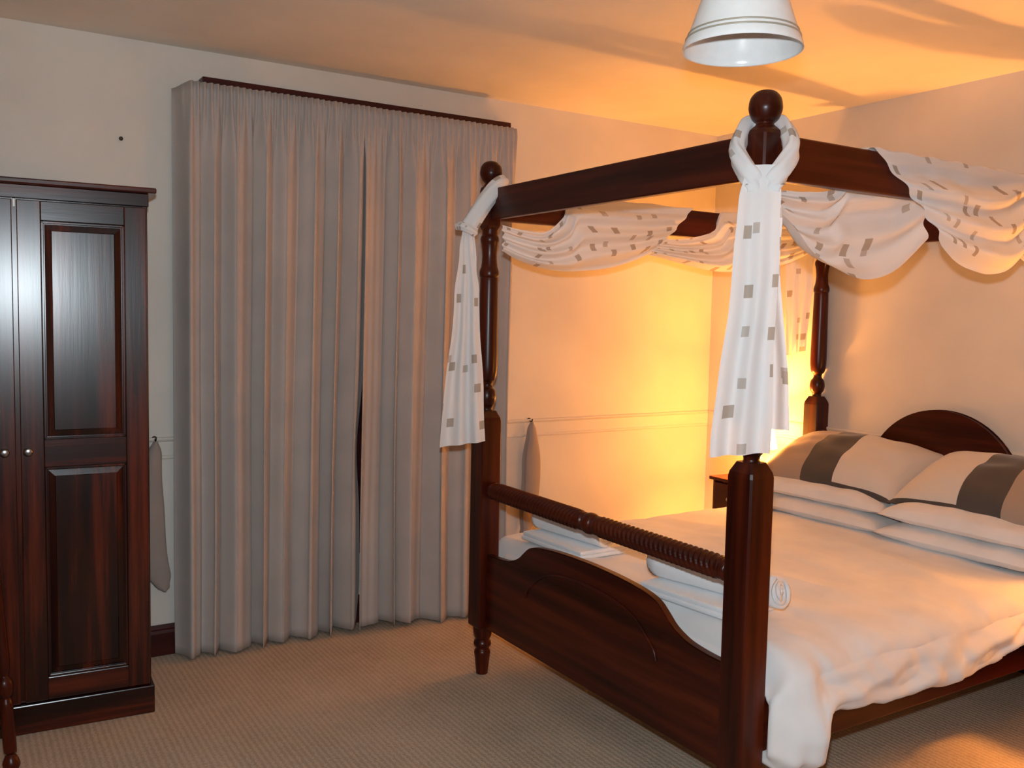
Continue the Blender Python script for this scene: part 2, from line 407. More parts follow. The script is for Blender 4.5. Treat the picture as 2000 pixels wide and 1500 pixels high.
# rope-twist spindle rail at the foot
def twist():
    Lr, zc = BW - .098, .8425
    n = 620; seg = 22; bm = bmesh.new(); rings = []
    for i in range(n + 1):
        y = .049 + Lr * i / n; s = i / n
        d = min(s, 1 - s) * Lr; dc = abs(s - .5) * Lr
        e = sstep(0.045, 0.075, d) * sstep(0.050, 0.078, dc)
        if d < .016: r = .024
        elif d < .045: r = .026 + .012 * math.sqrt(max(0, 1 - ((d - .030) / .0155) ** 2))
        elif dc < .026: r = .027 + .014 * math.sqrt(max(0, 1 - (dc / .026) ** 2))
        elif dc < .032: r = .024
        elif dc < .050: r = .026 + .010 * math.sqrt(max(0, 1 - ((dc - .041) / .0095) ** 2))
        else: r = .0355
        ring = []
        for k in range(seg):
            a = 2 * PI * k / seg
            ph = math.sin(3 * a + 2 * PI * y / .024 * (1 if s < .5 else -1))
            rr = r + e * .0045 * (1 - 2 * (1 - abs(ph)) ** 2 if False else ph)
            ring.append(bm.verts.new((rr * math.cos(a), y, zc + rr * math.sin(a))))
        rings.append(ring)
    for i in range(n):
        for k in range(seg):
            f = bm.faces.new((rings[i][k], rings[i][(k + 1) % seg], rings[i + 1][(k + 1) % seg], rings[i + 1][k])); f.smooth = True
    bm.faces.new(rings[0]); bm.faces.new(rings[-1])
    bm_obj('spindle_rail', bm, WOOD['y'], bed)
twist()
# footboard with camel-back top
half = [(.048, .555), (.14, .558), (.22, .567), (.27, .582), (.31, .602), (.345, .630), (.385, .658), (.44, .674), (.53, .685), (.64, .692), (.78, .695)]
prof = half + [(BW - y, z) for y, z in half[-2::-1]]
prof = spline(prof, 120)
def slab(name, outline, x0, x1, mat, parent, bev=.004):
    """outline of (y,z) extruded from x0 to x1"""
    bm = bmesh.new()
    A = [bm.verts.new((x0, y, z)) for y, z in outline]; B = [bm.verts.new((x1, y, z)) for y, z in outline]
    n = len(outline); bm.faces.new(A); bm.faces.new(B[::-1])
    for i in range(n): bm.faces.new((A[i], B[i], B[(i + 1) % n], A[(i + 1) % n]))
    es = [e for e in bm.edges if abs(e.verts[0].co.x - e.verts[1].co.x) < 1e-6]
    bmesh.ops.recalc_face_normals(bm, faces=bm.faces[:])
    bmesh.ops.bevel(bm, geom=es, offset=bev, segments=2, affect='EDGES')
    return bm_obj(name, bm, mat, parent)
fb = slab('footboard', [(.048, .22)] + [(y, z) for y, z in prof] + [(BW - .048, .22)], -.016, .016, WOOD['y'], bed)
# carved line following the top curve
hm = [(.375, .455), (.39, .49), (.43, .525), (.47, .555), (.52, .58), (.62, .602), (.78, .612)]
mp = spline(hm + [(BW - y, z) for y, z in hm[-2::-1]], 80)
bm = bmesh.new(); add_tube(bm, [Vector((-.0165, y, z)) for y, z in mp], .006, 8, 1.0, Vector((1, 0, 0)))
bm_obj('carved_moulding', bm, WOOD['y'], fb)
# headboard with a round hump
R = .415; zc = 1.182 - R
arch = [(.78 + R * math.cos(PI * k / 40), zc + R * math.sin(PI * k / 40)) for k in range(41)]
arch = [p for p in arch if p[1] > .80]
slab('headboard', [(BW - .048, .40), (.048, .40), (.048, .80)][1:] + arch[::1] + [(BW - .048, .80), (BW - .048, .40)], BL - .02, BL + .016, WOOD['y'], bed)

# mattress
mat_o = thing('mattress', 'white mattress under the duvet of the four-poster bed', 'mattress', (0, 0, 0))
bm = bmesh.new(); add_box(bm, .06, BL - .04, .02, BW - .02, .37, .555, .05, 5); bm_obj('mattress_body', bm, LINEN, mat_o, True)
bm = bmesh.new()
add_box(bm, .05, BL - .05, .018, BW - .018, .32, .372, .006); bm_obj('bed_base', bm, LINEN, mat_o)

# duvet
HEM = [(-.02, .30), (.04, .262), (.10, .25), (.165, .262), (.215, .380), (.25, .408), (.42, .392), (.61, .368), (.85, .37), (1.05, .385), (1.37, .43), (1.6, .47), (1.8, .50)]
def duvet(u, v):
    # u along the bed (0 foot .. 1 head), v across (0 far hem .. 1 near hem)
    x = .045 + u * 1.77
    xs = .045 * sstep(.735, .83, v) * (1 - sstep(0, .16, u))
    ztop = .600 + .012 * nz(x * 2.0, v * 4, 1.3) + .010 * nz(x * 5, v * 9, 4.1)
    hem = interp(HEM, x - xs)
    foot = sstep(.10, 0, x - .04)                 # foot edge rolls down behind the footboard
    bulge = 1 - sstep(.15, .25, x - xs)                # corner that hangs low beside the foot post
    endf = sstep(0, .085, u); wy = .078 + .022 * endf + .05 * bulge * endf
    if v < .15:
        t = v / .15
        y = 1.625 + .03 * math.sin(PI * t) ; z = .40 + (ztop - .035 - .40) * t
        y += .02 * nz(x * 7, t, 2.2)
    elif v < .22:
        t = (v - .15) / .07; a = t * PI / 2
        y = 1.585 + .045 * math.cos(a); z = ztop - .035 + .035 * math.sin(a)
    elif v < .70:
        t = (v - .22) / .48
        y = 1.585 + (.05 - 1.585) * t; z = ztop + .012 * math.sin(PI * t)
    elif v < .80:
        t = (v - .70) / .10; a = t * PI / 2
        y = .05 - (.05 + wy * .8) * math.sin(a); z = ztop - .07 + .07 * math.cos(a)
    else:
        t = (v - .80) / .20
        z1 = ztop - .07
        z = z1 + (hem - z1) * t
        y = -wy * .8 - .035 * (.15 + .85 * endf) * math.sin(PI * t * .85) - .01 * t
        tuck = sstep(.82, 1.0, t); y += tuck * .05
    # wrinkles, stronger on the side and at the hem
    k = sstep(.62, .9, v)
    wr = nz(x * 9 + 3 * v, v * 16, 0.7) * .5 + nz(x * 17 - 6 * v, v * 9, 5.2) * .3
    ridge = (1 - abs(nz(x * 3.2 + v * 5.0, v * 5.5 - x * 1.5, 9.0)) * 2.2)
    y -= k * (.026 * wr + .022 * max(0, ridge)) * sstep(0, .06, u)
    z += (1 - k) * .008 * wr + .010 * max(0, ridge) * (1 - k) * sstep(.25, .4, v)
    gath = bulge * sstep(.86, 1, v) * .010 * math.sin(x * 95) * sstep(0, .05, u)
    y += gath; z += .6 * gath
    z += -.006 * math.sin(x * 40 + 2 * nz(x * 6, 0, 0)) * sstep(.92, 1, v)
    if v < .7 or True:
        z -= foot * .10 * (1 - sstep(.75, .9, v)) ; x += foot * .02
    if v > .72: y -= 0.0
    # the corner passes outside the foot post, the rest stays behind it
    x -= xs
    if y < .065: x = max(x, .060 - .052 * sstep(.062, .105, -y))
    return Vector((x, y, z))
dv = grid_obj('duvet', duvet, 150, 170, LINEN, None, None, .018)
tag(dv, 'white cotton duvet spread over the bed, hanging over its side rail', 'duvet')

# pillows
def pillow(name, cx, cy, cz, lx, ly, th, tilt, mat, label, group, flip=False, seed=0, yaw=0.0, under=.75, p1=2.3, p2=2.8, e1=.62, e2=.58):
    """lx: depth, ly: length along the bed's width, th: thickness"""
    n = 36; verts = []; faces = []; uvs = []
    Mx = Matrix.Translation((cx, cy, cz)) @ Matrix.Rotation(yaw, 4, 'Z') @ Matrix.Rotation(-tilt, 4, 'Y')
    def pt(u, v, side):
        a, b_ = 2 * u - 1, 2 * v - 1
        f = (max(0, 1 - abs(a) ** p1) ** e1) * (max(0, 1 - abs(b_) ** p2) ** e2)
        pin = 1 - .05 * (1 - abs(a) ** 2) * abs(b_) ** 3
        pin2 = 1 - .05 * (1 - abs(b_) ** 2) * abs(a) ** 3
        x = a * lx / 2 * pin2; y = b_ * ly / 2 * pin
        z = side * f * th / 2 * (1 + .10 * nz(a * 2.2, b_ * 2.2, seed)) + .012 * nz(a * 3 + seed, b_ * 3, 3.0) * f
        if side < 0: z *= under
        return Mx @ Vector((x, y, z))
    for s in (1, -1):
        base = len(verts)
        for i in range(n + 1):
            for j in range(n + 1): verts.append(pt(i / n, j / n, s))
        for i in range(n):
            for j in range(n):
                a = base + i * (n + 1) + j; q = (a, a + n + 1, a + n + 2, a + 1)
                js = (j, j, j + 1, j + 1)
                faces.append(q if s > 0 else q[::-1])
                is_ = (i, i + 1, i + 1, i)
                row = [((1 - jj / n) if flip else jj / n, (.5 + .5 * ii / n) if s > 0 else .25) for jj, ii in zip(js, is_)]
                uvs.append(row if s > 0 else row[::-1])
    me = bpy.data.meshes.new(name); me.from_pydata(verts, [], faces); me.update()
    L = me.uv_layers.new(name='UVMap'); k = 0
    for row in uvs:
        for c in row: L.data[k].uv = c; k += 1
    for p in me.polygons: p.use_smooth = True
    o = link(name, me, mat); tag(o, label, 'pillow', group); return o
g = 'white pillows stacked at the headboard'
pillow('white_pillow', 1.87, 1.12, .655, .56, .80, .125, .00, LINEN, 'white cotton pillow lying flat on the duvet near the lit lamp', g, seed=1, p1=3.2, p2=3.6, e1=.45, e2=.48)
pillow('white_pillow', 1.85, .335, .655, .56, .78, .125, .00, LINEN, 'white cotton pillow lying flat on the duvet, away from the window', g, seed=2, p1=3.2, p2=3.6, e1=.45, e2=.48)
pillow('white_pillow', 1.90, 1.135, .745, .54, .79, .15, .05, LINEN, 'white cotton pillow under the striped pillow near the lit lamp', g, seed=3, yaw=.02, under=.5, p1=3.2, p2=3.6, e1=.45, e2=.48)
pillow('white_pillow', 1.875, .325, .748, .56, .80, .16, .05, LINEN, 'white cotton pillow under the striped pillow away from the window', g, seed=4, yaw=-.02, under=.5, p1=3.2, p2=3.6, e1=.45, e2=.48)
g = 'striped pillows at the headboard'
pillow('striped_pillow', 1.925, 1.155, .865, .50, .84, .29, .40, PILLOW, 'taupe, charcoal and cream striped pillow nearer the lit lamp', g, flip=True, seed=5, yaw=.02, under=.45)
pillow('striped_pillow', 1.915, .305, .873, .50, .87, .29, .40, PILLOW, 'cream, charcoal and taupe striped pillow farther from the curtained window', g, flip=False, seed=6, yaw=-.03, under=.45)

# towels
def rolled_towel(a, b_, r, label, seed):
    t = thing('rolled_towel', label, 'towel', (0, 0, 0), 0, 'rolled towels on the duvet')
    a, b_ = Vector(a), Vector(b_); d = (b_ - a); Ln = d.length; d.normalize()
    s = d.cross(Vector((0, 0, 1))).normalized(); upv = s.cross(d)
    turns = 3.2
    def f(u, v):
        th = u * turns * 2 * PI; rr = r * (.22 + .78 * u) * (1 + .03 * nz(th, v * 3, seed))
        e = .010 * math.sin(u * 23 + seed)
        return a + d * (v * Ln + (e if v in (0, 1) else 0)) + s * rr * math.cos(th) * 1.08 + upv * rr * math.sin(th) * .95
    grid_obj('towel_roll', f, 170, 16, TOWEL, t, None, .013)
    return t
def folded_towel(cx, cy, z0, lx, ly, rz, label, layers=2, hl=.018):
    t = thing('folded_towel', label, 'towel', (cx, cy, z0), rz, 'folded towels on the duvet')
    for k in range(layers):
        j = .006 * ((k * 7) % 3 - 1)
        bm = bmesh.new(); add_box(bm, -lx / 2 + j, lx / 2 + j, -ly / 2 - j, ly / 2 - j, k * hl, (k + 1) * hl + .001, .007, 3)
        bm_obj('towel_fold', bm, TOWEL, t, True)
    return t
folded_towel(.235, .40, .622, .25, .42, .10, 'folded white bath towel under the rolled towel, farther from the curtains')
folded_towel(.26, 1.24, .622, .25, .42, .02, 'folded white bath towel under the rolled towel, nearer the curtains')
rolled_towel((.200, .625, .712), (.305, .130, .712), .055, 'rolled white towel on a folded towel, far from the curtains', 1)
rolled_towel((.235, 1.46, .712), (.280, 1.03, .712), .055, 'rolled white towel on a folded towel, nearer the curtains', 5)

# ------------------------------------------------------------------ canopy scarves
RT = Vector((.848, -.53, 0)); HH = Vector((-.53, -.848, 0))
def tail(parent, base, z0, z1, width, centre, front, folds, seed, zoff=None, name='tail', right=RT, fr=HH, n=60):
    """hanging cloth end: width(t), centre(t), t=0 at top .. 1 at hem; zoff(a) lowers the hem across its width"""
    base = Vector(base)
    def f(a, t):
        zz = z0 + (z1 + (zoff(a) if zoff else 0) - z0) * t
        wv = math.sin(2 * PI * folds * a + seed + 1.2 * nz(a * 2, t * 1.5, seed))
        amp = (.006 + .009 * t)
        p = base + right * (interp(centre, t) + interp(width, t) * (a - .5) + .006 * nz(t * 4, a, seed)) + fr * (interp(front, t) + amp * wv * min(1, .35 + t))
        p.z = zz; return p
    wreal = max(w_ for _, w_ in width) * 1.15
    return grid_obj(name, f, n, 70, SCARF, parent, lambda a, t: (a * wreal + seed, t * (z0 - z1) + seed * .37), .0)
def swag(parent, top, bot, y_in, y_out, belly, seed, pleats=3.6, ztop=TT + .006, name='swag', drop=.10):
    """cloth from an upper line to a lower line of (x,z); where the upper line reaches the rail top it passes over it to y_out"""
    n = 70; T = spline(top, n); B = spline(bot, n)
    def f(u, t):
        i = round(u * n); tx, tz = T[i]; bx, bz = B[i]
        over = sstep(2.06, 2.13, tz)
        if t < .16:                     # part lying over the rail
            k = t / .16
            y = y_out + (y_in - y_out) * k if over > 0 else y_in
            y = y_in + (y_out - y_in) * (1 - k) * over
            z = tz + over * (ztop - tz + .004 * math.sin(PI * k))
            if over > .5 and k < .25: z -= (1 - k / .25) * drop * over
            return Vector((tx, y, z + .003 * math.sin(u * 40 + seed) * over))
        s = (t - .16) / .84
        x = tx + (bx - tx) * s; z0_ = tz + over * (ztop - tz); z = z0_ + (bz - z0_) * s
        env = math.sin(PI * min(1, max(0, .06 + u * .88)))
        sgn = -1 if y_in < y_out else 1
        pl = math.sin(2 * PI * pleats * s + 2.2 * nz(u * 2.2, s * 1.4, seed) + 2.4 * u)
        y = y_in + sgn * (belly * math.sin(PI * s * .92) * env * sstep(0, .35, s) + (.017 * pl + .007 * nz(u * 7, s * 7, seed)) * sstep(.02, .2, s) * (.4 + .6 * env))
        if s > .9: y -= sgn * (s - .9) / .1 * .02 * env
        return Vector((x, y, z))
    ln = abs(top[-1][0] - top[0][0]) * 1.25
    return grid_obj(name, f, n, 60, SCARF, parent, lambda u, t: (u * ln + seed, t * .46 + seed * .61), .0)
def loop(parent, pts, r, flat, name='loop'):
    P = [Vector(p) for p in spline(pts, 40)]
    n = len(P); seg = 16
    def f(v, u):
        i = min(n - 1, round(u * (n - 1))); d = (P[min(i + 1, n - 1)] - P[max(i - 1, 0)]).normalized()
        s = d.cross(Vector((0, 0, 1)));
        if s.length < .05: s = d.cross(Vector((1, 0, 0)))
        s.normalize(); t = s.cross(d); a = 2 * PI * v
        rr = r * (1 + .10 * math.sin(5 * a + 3 * u))
        return P[i] + s * rr * flat * math.cos(a) + t * rr * math.sin(a)
    return grid_obj(name, f, 24, n - 1, SCARF, parent, lambda v, u: (v * .22, u * .5), .0, True)

near = thing('canopy_scarf', 'white voile scarf with taupe squares draped over the canopy rail beside the pendant shade', 'drape', (0, 0, 0), 0, 'canopy scarves')
R4 = Vector((.70, -.714, 0)); H4 = Vector((-.714, -.70, 0))
def b4(a, b_, z): v = R4 * a + H4 * b_; return (v.x, v.y, z)
for s in (-1, 1):
    loop(near, [b4(0, -.062, 2.178), b4(s * .045, -.045, 2.178), b4(s * .068, .000, 2.135), b4(s * .074, .040, 2.085), b4(s * .050, .074, 2.035), b4(s * .030, .084, 2.005), b4(s * .024, .080, 1.975)], .030, .75)
tail(near, (0, 0, 0), 2.045, 1.235, [(0, .085), (.12, .115), (.35, .125), (1, .165)], [(0, -.004), (.3, -.012), (1, -.036)], [(0, .095), (.25, .118), (1, .125)], 1.9, 1.0, lambda a: .02 * a - .02, right=R4, fr=H4)
tail(near, (0, 0, 0), 2.02, 1.315, [(0, .06), (.2, .10), (1, .165)], [(0, .004), (.4, .004), (1, .018)], [(0, .075), (.3, .085), (1, .085)], 2.2, 4.0, lambda a: -.02 * a, right=R4, fr=H4)
swag(near, [(.055, 1.985), (.12, 2.0), (.22, 2.005), (.36, 2.03), (.50, 2.152), (.66, 2.153), (.82, 2.153)],
     [(.06, 1.955), (.14, 1.905), (.24, 1.83), (.36, 1.772), (.50, 1.748), (.66, 1.786), (.84, 1.90)], .032, -.02, .04, 2.0, drop=0)
swag(near, [(.455, 2.153), (.62, 2.153), (.80, 2.153), (.98, 2.153), (1.16, 2.153), (1.33, 2.153)],
     [(.83, 1.893), (.90, 1.848), (1.00, 1.810), (1.14, 1.790), (1.28, 1.818), (1.39, 1.915)], -.030, .03, .05, 6.0)
swag(near, [(1.38, 2.0), (1.5, 2.01), (1.6, 2.03), (1.74, 2.152), (1.88, 2.153), (2.02, 2.153)],
     [(1.37, 1.90), (1.46, 1.85), (1.60, 1.81), (1.78, 1.80), (1.94, 1.85), (2.08, 1.95)], .032, -.02, .04, 9.0, drop=0)
tail(near, (BL, 0, 0), 2.03, 1.42, [(0, .06), (.2, .10), (1, .15)], [(0, .11), (1, .13)], [(0, .02), (1, .03)], 2.2, 3.0)

far = thing('canopy_scarf', 'white voile scarf with taupe squares draped over the canopy rail nearer the curtains', 'drape', (0, 0, 0), 0, 'canopy scarves')
A0 = Vector((0, BW, 0))
def a4(a, b_, z): v = A0 + RT * a + HH * b_; return (v.x, v.y, z)
loop(far, [a4(.03, -.05, 2.165), a4(.055, .01, 2.175), a4(.030, .060, 2.155), a4(-.02, .075, 2.09), a4(-.065, .078, 2.02), a4(-.095, .075, 1.972)], .036, .62)
loop(far, [a4(.03, -.05, 2.16), a4(-.02, -.06, 2.13), a4(-.07, -.02, 2.06), a4(-.095, .04, 1.985), a4(-.095, .07, 1.968)], .022, .6)
loop(far, [a4(-.135, .070, 1.985), a4(-.115, .095, 1.982), a4(-.085, .098, 1.970), a4(-.062, .075, 1.957)], .018, .9, 'knot')
tail(far, A0, 1.975, 1.062, [(0, .035), (.10, .060), (.30, .105), (1, .195)], [(0, -.097), (.3, -.092), (1, -.100)], [(0, .075), (.3, .085), (1, .085)], 2.4, 2.0, lambda a: -.03 + .03 * a)
tail(far, A0, 1.965, 1.12, [(0, .03), (.15, .05), (1, .11)], [(0, -.080), (1, -.065)], [(0, .06), (1, .06)], 1.6, 5.0, None)
swag(far, [(.045, 2.0), (.15, 1.985), (.27, 1.985), (.36, 2.05), (.45, 2.15), (.70, 2.153), (.92, 2.153), (1.15, 2.153)],
     [(.045, 1.890), (.14, 1.852), (.26, 1.826), (.39, 1.816), (.53, 1.826), (.66, 1.846), (.79, 1.885), (.92, 1.94)], BW - .03, BW + .03, .045, 12.0)
swag(far, [(.96, 2.0), (1.05, 2.0), (1.18, 2.02), (1.30, 2.06), (1.40, 2.15), (1.62, 2.153), (1.85, 2.153), (2.06, 2.153)],
     [(.88, 1.915), (1.0, 1.900), (1.15, 1.878), (1.33, 1.857), (1.50, 1.862), (1.68, 1.885), (1.86, 1.925), (2.05, 2.0)], BW - .03, BW + .03, .045, 15.0)
tail(far, (BL, BW, 0), 2.0, 1.415, [(0, .16), (.3, .15), (1, .11)], [(0, -.12), (1, -.125)], [(0, -.02), (1, -.02)], 2.2, 7.0, lambda a: .03 * a)

# ------------------------------------------------------------------ curtains
def curtain(x0t, x1t, x0b, x1b, N, seed, zb, yb, ywall_end, label, gap=False):
    zt = 2.612
    nu, nv = N * 40, 60
    ph = [random.uniform(-1.5, 1.5) for _ in range(N + 2)]
    am = [random.uniform(.6, 1.6) for _ in range(N + 2)]
    def f(s, t):                         # t: 0 top .. 1 bottom
        z = zt + (zb(s) - zt) * t
        drop = zt - z
        xa = x0t + (x1t - x0t) * s; xb_ = x0b + (x1b - x0b) * s
        k = s * N; i = int(min(k, N - 1)); fr = k - i; q = fr * fr * (3 - 2 * fr)
        p = ph[i] * (1 - q) + ph[i + 1] * q; a = am[i] * (1 - q) + am[i + 1] * q
        tt = sstep(.0, .9, t)
        x = xa + (xb_ - xa) * tt
        big = math.sin(2 * PI * k + p * (1 + .6 * t)); fine = math.sin(8 * PI * k + seed)
        g_ = sstep(.04, .35, drop)
        yo = -(.009 * fine * (1 - .8 * g_) + a * (.004 + .020 * g_ + .024 * t) * big + g_ * .003 * math.sin(6 * PI * k + 2 * p))
        if gap: x -= sstep(.90, 1, s) * .030 * math.exp(-((z - .93) / .24) ** 2) + sstep(.92, 1, s) * .022 * sstep(.25, 0, z)
        x += max(0, math.sin(PI * s)) ** .4 * g_ * a * .012 * math.sin(4 * PI * k + 2 * p) + .012 * nz(s * 7, t * 2, seed) * t
        if drop < .10: yo -= .006 * math.sin(16 * PI * k) * math.sin(PI * drop / .10)
        y = 2.345 + yo + yb(s) * t
        e = ywall_end(s); y = y + (2.455 - y) * e * (1 - .35 * t)
        z -= .022 * e * (1 - t)
        return Vector((x, y, z))
    o = grid_obj('curtain', f, nu, nv, CURTAIN, None, None, .004)
    tag(o, label, 'curtain', 'floor-length curtains at the window'); return o
curtain(-1.14, -.212, -1.145, -.248, 8, 1.0, lambda s: .012 + .018 * sstep(.75, 1, s), lambda s: .02 * s, lambda s: sstep(.07, 0, s), 'grey taupe floor-length curtain hanging beside the wardrobe', True)
curtain(-.262, .665, -.288, .60, 7, 4.0, lambda s: .018 + .012 * math.sin(s * 9), lambda s: -.02 - .10 * s, lambda s: sstep(.94, 1, s), 'grey taupe floor-length curtain hanging behind the bed post')
cr = thing('curtain_rail', 'dark wooden batten fixed to the wall above the curtains', 'curtain rail', (0, 0, 0))
box_obj('batten', -1.02, .605, 2.385, 2.47, 2.612, 2.648, BASEW, cr, .004)
bm = bmesh.new(); add_tube(bm, [Vector((x_, 2.40, 2.590)) for x_ in (-1.0, -.5, 0, .58)], .008, 10); bm_obj('track', bm, PLASTIC, cr)
for x_ in (-.95, -.2, .53): box_obj('bracket', x_ - .012, x_ + .012, 2.39, 2.47, 2.585, 2.613, METAL, cr, .002)

# tiebacks on their hooks
def hook(x, z, label):
    t = thing('tieback_hook', label, 'hook', (x, YW, z), 0, 'tieback hooks')
    lathe_obj('rosette', smooth_profile([(.014, 0, 'k'), (.014, .004), (.008, .007)], 3), METAL, t, 16, Matrix.Rotation(PI / 2, 4, 'X'))
    bm = bmesh.new(); add_tube(bm, [Vector(p) for p in spline([(0, -.004, 0), (0, -.022, -.004), (0, -.034, -.002), (0, -.038, .010)], 12)], .004, 8)
    bm_obj('hook_arm', bm, METAL, t)
hook(-1.222, 1.012, 'small dark tieback hook on the wall by the wardrobe'); hook(.815, 1.012, 'small dark tieback hook on the wall behind the bed')
def tieback(x, pts, wid, label):
    """loop of stiff cloth hanging doubled from the hook: centre line (dx,z), half width(t)"""
    C = spline(pts, 40)
    for_y = YW - .030
    t = thing('tieback', label, 'tieback', (x, for_y, 0), 0, 'curtain tiebacks')
    for lay, off in ((0, 0.0), (1, -.020)):
        def f(a, s):
            cx, cz = C[round(s * 40)]; h = interp(wid, s)
            cur = (1 - (2 * a - 1) ** 2) * .014
            return Vector((cx + (2 * a - 1) * h + lay * .012 * math.sin(PI * s), off * sstep(0, .25, s) - cur - .004 * s, cz))
        grid_obj('cloth_band', f, 12, 40, TIE, t, None, .004)
    return t
tieback(-1.222, [(.0, 1.005), (-.014, .93), (-.030, .80), (-.034, .65), (-.022, .50), (.004, .38), (.030, .315)], [(0, .008), (.15, .030), (.5, .055), (.8, .050), (.93, .028), (1, .006)], 'grey cloth tieback hanging from its hook beside the wardrobe')
tieback(.815, [(.0, 1.005), (-.006, .93), (-.010, .82), (-.010, .68), (-.020, .54), (-.028, .42), (-.05, .36)], [(0, .008), (.12, .026), (.4, .050), (.75, .048), (.93, .026), (1, .006)], 'grey cloth tieback hanging from its hook behind the bed')
nl = lathe_obj('picture_nail', [(.0035, 0), (.0035, .02), (.009, .021), (.009, .024), (.004, .026)], METAL, None, 12, Matrix.Translation((-1.353, YW, 2.343)) @ Matrix.Rotation(PI / 2, 4, 'X'))
tag(nl, 'small dark nail in the wall above the wardrobe', 'nail')

# ------------------------------------------------------------------ wardrobe
wd = thing('wardrobe', 'dark red-brown panelled wooden wardrobe with two doors and small knobs', 'wardrobe', (0, 0, 0))
WXR, WXL, WYF, WYB = -1.355, -2.262, 1.865, 2.395
bm = bmesh.new()
add_box(bm, WXR - .022, WXR, WYF, WYB, .10, 2.0, .003); add_box(bm, WXL, WXL + .022, WYF, WYB, .10, 2.0, .003)
add_box(bm, WXL + .02, WXR - .02, WYB - .012, WYB, .10, 2.0); add_box(bm, WXL + .02, WXR - .02, WYF + .02, WYB - .01, .10, .13); add_box(bm, WXL + .02, WXR - .02, WYF + .02, WYB - .01, 1.97, 2.0)
bm_obj('carcass', bm, WARD['z'], wd)
bm = bmesh.new(); add_box(bm, WXL - .012, WXR + .010, WYF - .026, WYB, 0.0, .112, .004); bm_obj('plinth', bm, WARD['x'], wd)
bm = bmesh.new(); add_box(bm, WXL - .004, WXR + .004, WYF - .012, WYB, 1.995, 2.045, .003); add_box(bm, WXL - .030, WXR + .030, WYF - .038, WYB, 2.045, 2.066, .005); bm_obj('cornice', bm, WARD['x'], wd)
def door(xa, xb, knob_x):
    root = bpy.data.objects.new('door', None)
    z0, z1 = .118, 1.990; yf, yb = WYF - .020, WYF + .002
    st = .078
    bm = bmesh.new()
    add_box(bm, xa, xa + st, yf, yb, z0, z1, .003); add_box(bm, xb - st, xb, yf, yb, z0, z1, .003)
    me = bm_me(bm, 'door'); d = link('door', me, WARD['z'], wd)
    for za, zb in ((z0, .205), (1.008, 1.112), (1.918, z1)): box_obj('cross_rail', xa + st - .001, xb - st + .001, yf + .001, yb, za, zb, WARD['x'], d, .003)
    for za, zb in ((.205, 1.008), (1.112, 1.918)):
        x1_, x2_ = xa + st, xb - st
        bm = bmesh.new()
        # sunken field with sloping raised centre, and a bolection bead round it
        def ring(i, y): return [bm.verts.new(c) for c in ((x1_ + i, y, za + i), (x2_ - i, y, za + i), (x2_ - i, y, zb - i), (x1_ + i, y, zb - i))]
        rs = [ring(0, yb), ring(0, yf + .012), ring(.012, yf + .012), ring(.034, yf + .006), ring(.036, yf + .004)]
        for p, q in zip(rs, rs[1:]):
            for k in range(4): bm.faces.new((p[k], p[(k + 1) % 4], q[(k + 1) % 4], q[k]))
        bm.faces.new(rs[-1])
        bm_obj('panel', bm, WARD['z'], d)
        bm = bmesh.new(); w_ = .009
        for (a, b_, c, e) in ((x1_, x2_, zb - w_, zb), (x1_, x2_, za, za + w_), (x1_, x1_ + w_, za, zb), (x2_ - w_, x2_, za, zb)): add_box(bm, a, b_, yf + .003, yf + .013, c, e, .002)
        bm_obj('bead', bm, WARD['z'], d)
    lathe_obj('knob', smooth_profile([(.010, 0, 'k'), (.007, .006), (.007, .012), (.014, .018), (.0165, .025), (.012, .032), (.001, .034)], 4), PEWTER, d, 20, Matrix.Translation((knob_x, yf + .002, 1.072)) @ Matrix.Rotation(PI / 2, 4, 'X'))
    return d
WR = math.radians(-3.6); pv = Vector((-1.355, 1.84, 0)); wd.rotation_euler.z = WR; wd.location = pv - Matrix.Rotation(WR, 3, 'Z') @ pv
door(-1.800, -1.362, -1.776); door(-2.255, -1.815, -1.852)
box_obj('centre_stile', -1.815, -1.800, WYF - .004, WYF + .002, .118, 1.98, WARD['z'], wd, 0)
box_obj('door_catch', -1.811, -1.803, WYF - .018, WYF - .003, 1.963, 1.993, PLASTIC, wd, .002)

# ------------------------------------------------------------------ pendant lamp
px, py, pz = -.30, -.195, 2.288
pl = thing('pendant_lamp', 'unlit white bell-shaped pendant lamp hanging from the ceiling', 'pendant lamp', (px, py, 0))
out = smooth_profile([(.150, pz), (.1480, pz + .012), (.1375, pz + .038), (.121, pz + .085), (.101, pz + .145), (.082, pz + .205), (.070, pz + .250), (.055, pz + .278), (.034, pz + .290)], 5)
inn = [(max(r - .005, .004), z + .001) for r, z in out][::-1]
bm = bmesh.new(); add_lathe(bm, out + [(.034, pz + .287)] + inn + [out[0]], 56, None, False)
sh = bm_obj('shade', bm, GLASSW, pl, True)
for zz, rr in ((.028, .1422), (.040, .1370)):
    bm = bmesh.new(); add_lathe(bm, [(rr - .001, pz + zz - .003), (rr + .0018, pz + zz - .002), (rr + .0012, pz + zz + .002), (rr - .002, pz + zz + .003)], 56, None, False)
    bm_obj('rim_band', bm, BAND, sh, True)
lathe_obj('lamp_holder', smooth_profile([(.017, pz + .19, 'k'), (.019, pz + .25), (.034, pz + .288), (.020, pz + .31), (.010, pz + .33, 'k')], 3), BRASS, pl, 20)
lathe_obj('bulb', smooth_profile([(.001, pz + .085), (.018, pz + .093), (.028, pz + .125), (.022, pz + .160), (.014, pz + .192)], 4), PLASTIC, pl, 20)
bm = bmesh.new(); add_tube(bm, [Vector((0, 0, pz + .32)), Vector((0, 0, 2.60)), Vector((0, 0, ZC - .03))], .004, 8); bm_obj('cord', bm, PLASTIC, pl)
